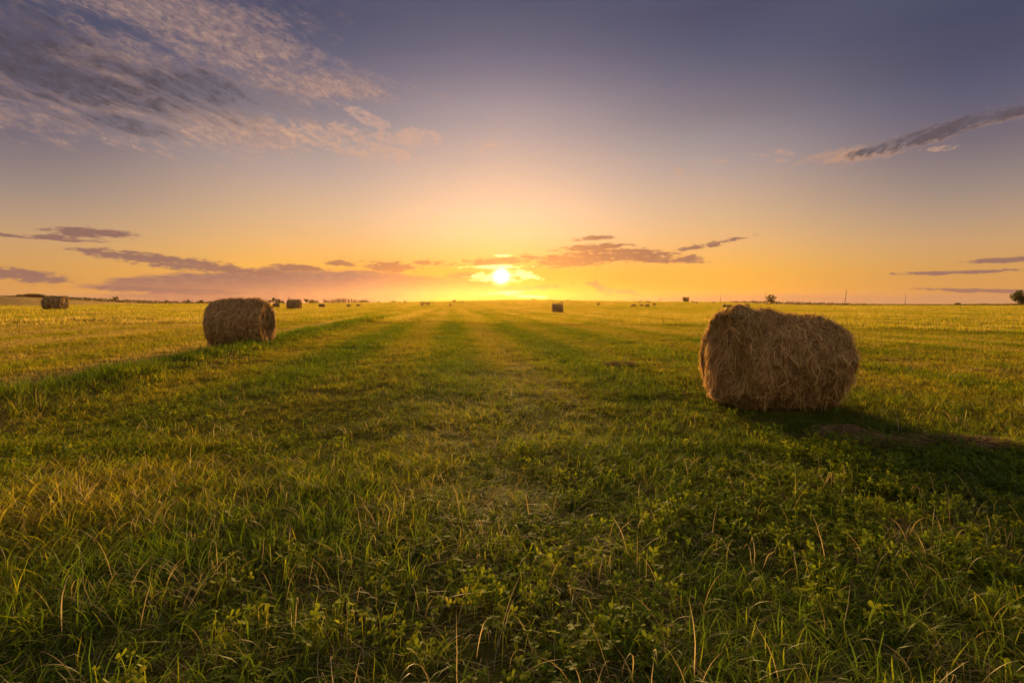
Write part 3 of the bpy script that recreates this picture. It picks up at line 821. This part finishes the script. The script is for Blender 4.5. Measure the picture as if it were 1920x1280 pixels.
# ------------------------------------------------------------------ sky
W = bpy.data.worlds.new('World'); S.world = W; W.use_nodes = True
W.node_tree.nodes.clear(); T = NT(W.node_tree)
W.cycles.sampling_method = 'MANUAL'; W.cycles.sample_map_resolution = 256
tc = T.node('ShaderNodeTexCoord'); D = tc.outputs['Generated']
sx = T.node('ShaderNodeSeparateXYZ'); T.l.new(D, sx.inputs[0])
X, Y, Z = sx.outputs
DEG = 180/PI
AZ = T.math('MULTIPLY', T.math('ARCTAN2', X, Y), DEG)
EL = T.math('MULTIPLY', T.math('ARCSINE', Z), DEG)
AE = T.xyz(AZ, EL)
E0, E1 = -3., 60.
def col_ramp(px, stops, zen_fill):
    st = sorted([((azel(px, y)[1]-E0)/(E1-E0), srgb(*c)) for y, c in stops]); st = [(0, st[0][1])]+st+[(1, zen_fill)]
    return T.ramp(T.math('DIVIDE', T.math('SUBTRACT', EL, E0), E1-E0), st)
zen_fill = (.26, .26, .32, 1)  # overhead sky, out of view, raised beyond its natural level to fill shadows
c0 = col_ramp(930, [(0, (83, 86, 111)), (50, (93, 95, 118)), (100, (107, 107, 128)), (150, (128, 124, 140)), (200, (151, 144, 153)), (250, (170, 159, 160)),
                    (300, (190, 173, 163)), (350, (212, 187, 165)), (400, (230, 198, 164)), (440, (235, 196, 150)), (475, (230, 180, 110)), (510, (214, 146, 60)), (540, (204, 128, 44)), (566, (196, 118, 48))], zen_fill)
c1 = col_ramp(1430, [(0, (76, 78, 104)), (60, (86, 88, 112)), (110, (100, 99, 120)), (150, (115, 109, 125)), (200, (132, 123, 132)), (250, (155, 143, 146)),
                     (300, (177, 158, 152)), (350, (200, 170, 147)), (400, (218, 179, 138)), (450, (236, 183, 118)), (500, (246, 182, 82)), (540, (247, 173, 70)), (565, (226, 160, 98))], zen_fill)
c2 = col_ramp(1890, [(0, (72, 76, 101)), (80, (79, 80, 104)), (130, (88, 88, 112)), (180, (100, 96, 116)), (250, (120, 109, 119)), (300, (140, 125, 125)),
                     (350, (160, 140, 129)), (400, (184, 153, 126)), (450, (205, 161, 112)), (500, (214, 159, 90)), (540, (214, 154, 85)), (565, (203, 149, 101))], zen_fill)
stb = [(0, (.80, .53, .33, 1)), (.06, (1.15, .78, .50, 1)), (.2, (1.05, .78, .58, 1)), (.5, (.55, .50, .46, 1)), (1, zen_fill)]  # unseen sky behind the camera, brightened as fill for the bale fronts
c3_fill = T.ramp(T.math('DIVIDE', T.math('SUBTRACT', EL, E0), E1-E0), stb)
az1, az2 = azel(1430, 400)[0], azel(1890, 400)[0]
DA = T.math('ABSOLUTE', T.math('SUBTRACT', AZ, SUN_AZ))
sky = T.mix(T.sstep(0, az1, DA), c0, c1)
sky = T.mix(T.sstep(az1*.8, az2, DA), sky, c2)
sky = T.mix(T.sstep(55, 130, DA), sky, c3_fill)
# a share of the physical sky underneath
nis = T.node('ShaderNodeTexSky', sky_type='NISHITA'); nis.sun_disc = False
nis.sun_elevation = math.radians(SUN_EL); nis.sun_rotation = math.radians(SUN_AZ)
nis.air_density = 1.2; nis.dust_density = 2.0
sky = T.mix(.03, sky, T.mix(1.0, nis.outputs[0], (.05, .05, .05, 1), 'MULTIPLY'))

CH = [None]          # evaluation order: each cloud body starts from the last result (adds nothing)
def AEc():
    if CH[0] is None: return AE
    n = T.node('ShaderNodeVectorMath', operation='MULTIPLY_ADD'); T.l.new(CH[0], n.inputs[0])
    n.inputs[1].default_value = (1e-9, 1e-9, 1e-9); T.l.new(AE, n.inputs[2]); return n.outputs[0]
def dotv(v, c):
    n = T.node('ShaderNodeVectorMath', operation='DOT_PRODUCT'); T.l.new(v, n.inputs[0]); n.inputs[1].default_value = c; return n.outputs['Value']
def ell(px, py, a, b, rot):
    """soft cloud body in (azimuth, elevation): 1 at the centre, 0 at the rim"""
    c = np.array(azel(px, py)); r = math.radians(rot)
    sv = (np.array(azel(px+a*math.cos(r)*.2, py+a*math.sin(r)*.2))-c)*5; tv = (np.array(azel(px-b*math.sin(r)*.2, py+b*math.cos(r)*.2))-c)*5
    M = np.linalg.inv(np.stack([sv, tv], 1))
    d = T.node('ShaderNodeVectorMath', operation='SUBTRACT'); T.l.new(AEc(), d.inputs[0]); d.inputs[1].default_value = (*c, 0)
    q = []
    for row in M:
        k = T.node('ShaderNodeVectorMath', operation='DOT_PRODUCT'); T.l.new(d.outputs[0], k.inputs[0]); k.inputs[1].default_value = (*row, 0); q.append(k.outputs['Value'])
    ln = T.node('ShaderNodeVectorMath', operation='LENGTH'); T.l.new(T.xyz(q[0], q[1]), ln.inputs[0])
    return T.math('SUBTRACT', 1.0, ln.outputs['Value'])
def union(es):
    m = ell(*es[0])
    CH[0] = m
    for e in es[1:]: m = T.math('SMOOTH_MAX', m, ell(*e), .12); CH[0] = m
    return m
def rotcoord(deg, sxx, syy, off=0.):
    r = math.radians(deg)
    v = AEc(); a = dotv(v, (math.cos(r)*sxx, -math.sin(r)*sxx, 0)); b = dotv(v, (math.sin(r)*syy, math.cos(r)*syy, 0))
    return T.xyz(a, b, off)
front = T.sstep(.02, .12, Y)

# high altocumulus sheet, lit peach from below with a dark heart
cells = T.noise(rotcoord(12, .72, 1.6, 2.), 1.0, 4, .62, .5)
streaks = T.noise(rotcoord(15, .13, .62, 8.), 1.0, 4, .6, .6)
mA = union([(170, 150, 470, 130, 13), (430, 75, 260, 80, 18), (600, 160, 210, 42, 6), (440, 240, 290, 58, 9), (-150, 120, 350, 160, 10), (330, 20, 330, 60, 8)])
ripple = T.noise(rotcoord(13, 1.5, 3.1, 5.), 1.0, 3, .6, .8)
NA_ = lambda n, k: T.math('MULTIPLY', T.math('SUBTRACT', n, .5), k)
cover = T.sstep(-.1, .6, T.math('ADD', mA, T.math('ADD', NA_(streaks, 1.6), NA_(cells, 1.0))))
cellf = T.sstep(.30, .70, T.math('ADD', T.math('MULTIPLY', cells, .55), T.math('MULTIPLY', ripple, .45)))
thick = T.sstep(.1, .9, mA)
dA = T.math('MULTIPLY', cover, T.math('ADD', T.math('MULTIPLY', thick, .35), T.math('ADD', T.math('MULTIPLY', cellf, .62), .03)))
mA2 = union([(765, 258, 75, 20, 3), (690, 222, 60, 14, 28), (700, 285, 90, 20, 8), (640, 260, 110, 26, 6), (917, 275, 30, 9, -24)])
dA2 = T.math('MULTIPLY', T.sstep(-.1, .5, T.math('ADD', T.math('MINIMUM', mA2, .35), NA_(cells, 2.2))), T.math('ADD', T.math('MULTIPLY', cellf, .7), .3))
mDk = union([(100, 140, 380, 95, 10), (360, 170, 240, 55, 16), (60, 75, 220, 80, 20), (230, 230, 150, 30, 8)])
dk = T.sstep(.05, .8, T.math('ADD', mDk, T.math('ADD', T.math('MULTIPLY', T.math('SUBTRACT', streaks, .5), 2.2), T.math('MULTIPLY', T.math('SUBTRACT', cells, .5), .9))))
lit = T.ramp(T.math('DIVIDE', EL, 32.), [(.35, srgb(216, 170, 138)), (.55, srgb(204, 162, 138)), (.95, srgb(144, 122, 124))])
cA = T.mix(dk, lit, srgb(80, 71, 73))
cA = T.mix(T.math('MULTIPLY', T.math('SUBTRACT', 1.0, cellf), .55), cA, srgb(112, 98, 106))
sky = T.mix(T.math('MULTIPLY', T.math('MULTIPLY', dA, .92), front), sky, cA)
sky = T.mix(T.math('MULTIPLY', T.math('MULTIPLY', dA2, .65), front), sky, srgb(214, 170, 142))
# slanting cloud on the other side
nB = T.noise(rotcoord(-17, .35, 1.5, 4.), 1.0, 4, .6, .3)
mB = union([(1740, 254, 190, 19, -17), (1600, 291, 115, 17, -8), (1880, 220, 110, 12, -16), (2000, 182, 160, 16, -18)])
nB2 = T.noise(rotcoord(-20, 1.6, 3.6, 9.), 1.0, 4, .6, .5)
dB = T.sstep(-.05, .75, T.math('ADD', T.math('MINIMUM', mB, .6), T.math('ADD', NA_(nB, 1.6), NA_(nB2, 1.3))))
mB2 = union([(1470, 286, 26, 7, 5), (1425, 291, 22, 4, 0), (1465, 301, 20, 4, 5), (1275, 322, 14, 9, 30), (1350, 302, 18, 4, 5), (1760, 279, 40, 7, -6)])
dB2 = T.sstep(.05, .7, T.math('ADD', T.math('MINIMUM', mB2, .5), NA_(nB2, 2.2)))
mBd = union([(1760, 246, 210, 20, -17), (1640, 280, 70, 9, -14), (1900, 210, 120, 15, -16), (2000, 182, 160, 16, -18)])
bd = T.sstep(-.1, .55, T.math('ADD', mBd, T.math('ADD', NA_(nB, .8), NA_(nB2, 1.4))))
sky = T.mix(T.math('MULTIPLY', T.math('MULTIPLY', dB, .85), front), sky, T.mix(bd, srgb(198, 152, 124), srgb(94, 82, 86)))
sky = T.mix(T.math('MULTIPLY', T.math('MULTIPLY', dB2, .6), front), sky, srgb(205, 160, 132))
# low streaky bars and the bank over the skyline
nC = T.noise(rotcoord(0, .12, 1.25, 1.), 1.0, 5, .6, .25)
nC2 = T.noise(rotcoord(2, .5, 2.6, 6.), 1.0, 4, .6, .4)
BANK = [(470, 536, 290, 27, 0), (690, 532, 270, 27, 3), (840, 541, 140, 22, 0), (560, 555, 330, 22, 0), (300, 530, 120, 8, 4)]
mK = union(BANK)
nC3 = T.noise(rotcoord(0, 1.0, 3.4, 3.), 1.0, 4, .6, .3)
dK = T.sstep(.0, .30, T.math('ADD', T.math('MINIMUM', mK, .6), T.math('ADD', NA_(nC, .7), NA_(nC2, .45))))
cK = T.mix(T.sstep(1, 17, DA), srgb(164, 100, 60), srgb(138, 104, 102))
cK = T.mix(T.sstep(3.2, .3, EL), cK, T.mix(.35, cK, srgb(226, 150, 96)))
cK = T.mix(T.sstep(.42, .62, nC3), cK, T.mix(.12, cK, srgb(220, 160, 110)))
sky = T.mix(T.math('MULTIPLY', T.math('MULTIPLY', dK, .92), front), sky, cK)
LOW = [(165, 437, 95, 12, 3), (120, 448, 80, 6, 4), (240, 482, 110, 9, 7), (330, 492, 150, 15, 7), (430, 506, 150, 10, 5), (30, 514, 110, 12, 5), (90, 524, 80, 10, 2),
       (330, 546, 170, 7, 2), (640, 494, 40, 6, 3), (735, 502, 62, 12, 2), (560, 503, 70, 8, 4),
       (805, 493, 40, 5, 0), (865, 517, 40, 8, 0), (930, 490, 90, 8, -3), (1080, 486, 130, 15, -2), (1160, 478, 140, 16, 2), (1110, 464, 70, 8, -3), (1240, 487, 110, 8, 0),
       (1110, 446, 45, 5, -3), (1325, 459, 90, 6, -11), (985, 541, 85, 7, -4), (1130, 541, 40, 9, 25), (1160, 546, 50, 6, 5), (1790, 511, 160, 4, -2), (1890, 487, 110, 6, -3),
       (1840, 545, 170, 5, 1), (20, 442, 45, 4, 6)]
mC = union(LOW)
dC = T.sstep(.0, .5, T.math('ADD', T.math('MINIMUM', mC, .6), T.math('ADD', NA_(nC, .9), T.math('ADD', NA_(nC2, 1.4), NA_(nC3, 1.7)))))
mH = union([(1450, 560, 520, 12, 0), (1850, 556, 300, 10, 0), (80, 558, 260, 9, 0)])
dH = T.sstep(.0, .8, T.math('ADD', mH, T.math('MULTIPLY', T.math('SUBTRACT', nC, .5), 1.2)))
cC = T.mix(T.sstep(2, 34, DA), srgb(160, 102, 58), srgb(138, 102, 94))
cC = T.mix(T.sstep(8, 2.5, EL), T.mix(.5, cC, srgb(134, 100, 96)), T.mix(.25, cC, srgb(176, 128, 110)))
sky = T.mix(T.math('MULTIPLY', T.math('MULTIPLY', dC, .94), front), sky, cC)
sky = T.mix(T.math('MULTIPLY', T.math('MULTIPLY', dH, .5), front), sky, srgb(200, 142, 104))
# aureole and the veiled disc in a ragged gap of the bank
sd = Vector((math.sin(math.radians(SUN_AZ))*math.cos(math.radians(SUN_EL)), math.cos(math.radians(SUN_AZ))*math.cos(math.radians(SUN_EL)), math.sin(math.radians(SUN_EL))))
dt = T.node('ShaderNodeVectorMath', operation='DOT_PRODUCT'); T.l.new(D, dt.inputs[0]); dt.inputs[1].default_value = sd
ANG = T.math('MULTIPLY', T.math('ARCCOSINE', T.math('MINIMUM', dt.outputs['Value'], 1.0)), DEG)
def glow(scale, power, amt, col):
    g = T.math('MULTIPLY', T.math('EXPONENT', T.math('MULTIPLY', T.math('POWER', T.math('DIVIDE', ANG, scale), power), -1.0)), amt)
    return T.mix(1.0, (*col, 1), T.xyz(g, g, g), 'MULTIPLY')
def add(a, b): return T.mix(1.0, a, b, 'ADD')
sky = add(sky, glow(4., 1.0, .14, (1, .40, .01)))
gap = union([(930, 520, 62, 13, 0), (930, 500, 75, 4, -1), (985, 515, 40, 10, 10), (945, 479, 22, 3, 0), (950, 549, 50, 3, -2), (985, 555, 50, 3, 2)])
gp = T.sstep(.12, .6, T.math('ADD', T.math('MINIMUM', gap, .6), T.math('ADD', NA_(nC2, 1.3), NA_(nC3, 1.9))))
gpc = T.mix(1.0, (1.5, .95, .35, 1), T.xyz(gp, gp, gp), 'MULTIPLY')
sky = add(sky, gpc)
sky = add(sky, glow(.66, 2.0, 4., (1, .8, .42)))
sky = add(sky, glow(.40, 2.2, 22., (1, .85, .5)))
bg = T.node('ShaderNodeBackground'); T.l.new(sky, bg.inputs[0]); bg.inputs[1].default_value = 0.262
o = T.node('ShaderNodeOutputWorld'); T.l.new(bg.outputs[0], o.inputs[0])

# ------------------------------------------------------------------ sun and air
sl = bpy.data.lights.new('sun', 'SUN'); sl.energy = 5; sl.angle = math.radians(18); sl.color = (1, .60, .22)
so = bpy.data.objects.new('sun', sl); COL.objects.link(so)
LEL = math.radians(SUN_EL+4)          # the light's centre: the disc together with the bright aureole above it
sdl = Vector((math.sin(math.radians(SUN_AZ))*math.cos(LEL), math.cos(math.radians(SUN_AZ))*math.cos(LEL), math.sin(LEL)))
so.rotation_euler = (-sdl).to_track_quat('-Z', 'Y').to_euler(); so.location = sd*200

HAZE = .000036
if HAZE:
    mz, T = new_mat('air'); v = T.node('ShaderNodeVolumePrincipled')
    v.inputs['Color'].default_value = (1, .58, .22, 1); v.inputs['Density'].default_value = HAZE; v.inputs['Anisotropy'].default_value = .82
    o = T.node('ShaderNodeOutputMaterial'); T.l.new(v.outputs[0], o.inputs['Volume'])
    zs = [v_.co.z for v_ in gr.data.vertices]
    z0, z1 = min(zs)-1, 34.
    x0, x1 = -1510, 1510
    V = [(x, y, z) for z in (z0, z1) for y in (x0, x1) for x in (x0, x1)]
    hz = mesh_obj('haze', V, [(0, 2, 3, 1), (4, 5, 7, 6), (0, 1, 5, 4), (2, 6, 7, 3), (0, 4, 6, 2), (1, 3, 7, 5)], mz, smooth=False)
    hz['kind'] = 'stuff'

# ------------------------------------------------------------------ render settings
S.render.engine = 'CYCLES'
S.view_settings.view_transform = 'Standard'; S.view_settings.look = 'None'
S.view_settings.exposure = 1.93; S.view_settings.gamma = 1
cy = S.cycles
cy.max_bounces = 6; cy.diffuse_bounces = 3; cy.glossy_bounces = 2; cy.transmission_bounces = 4; cy.transparent_max_bounces = 4; cy.volume_bounces = 0
cy.use_denoising = True
try: cy.denoiser = 'OPENIMAGEDENOISE'
except Exception: pass
cy.sample_clamp_indirect = 4
cy.caustics_reflective = False; cy.caustics_refractive = False
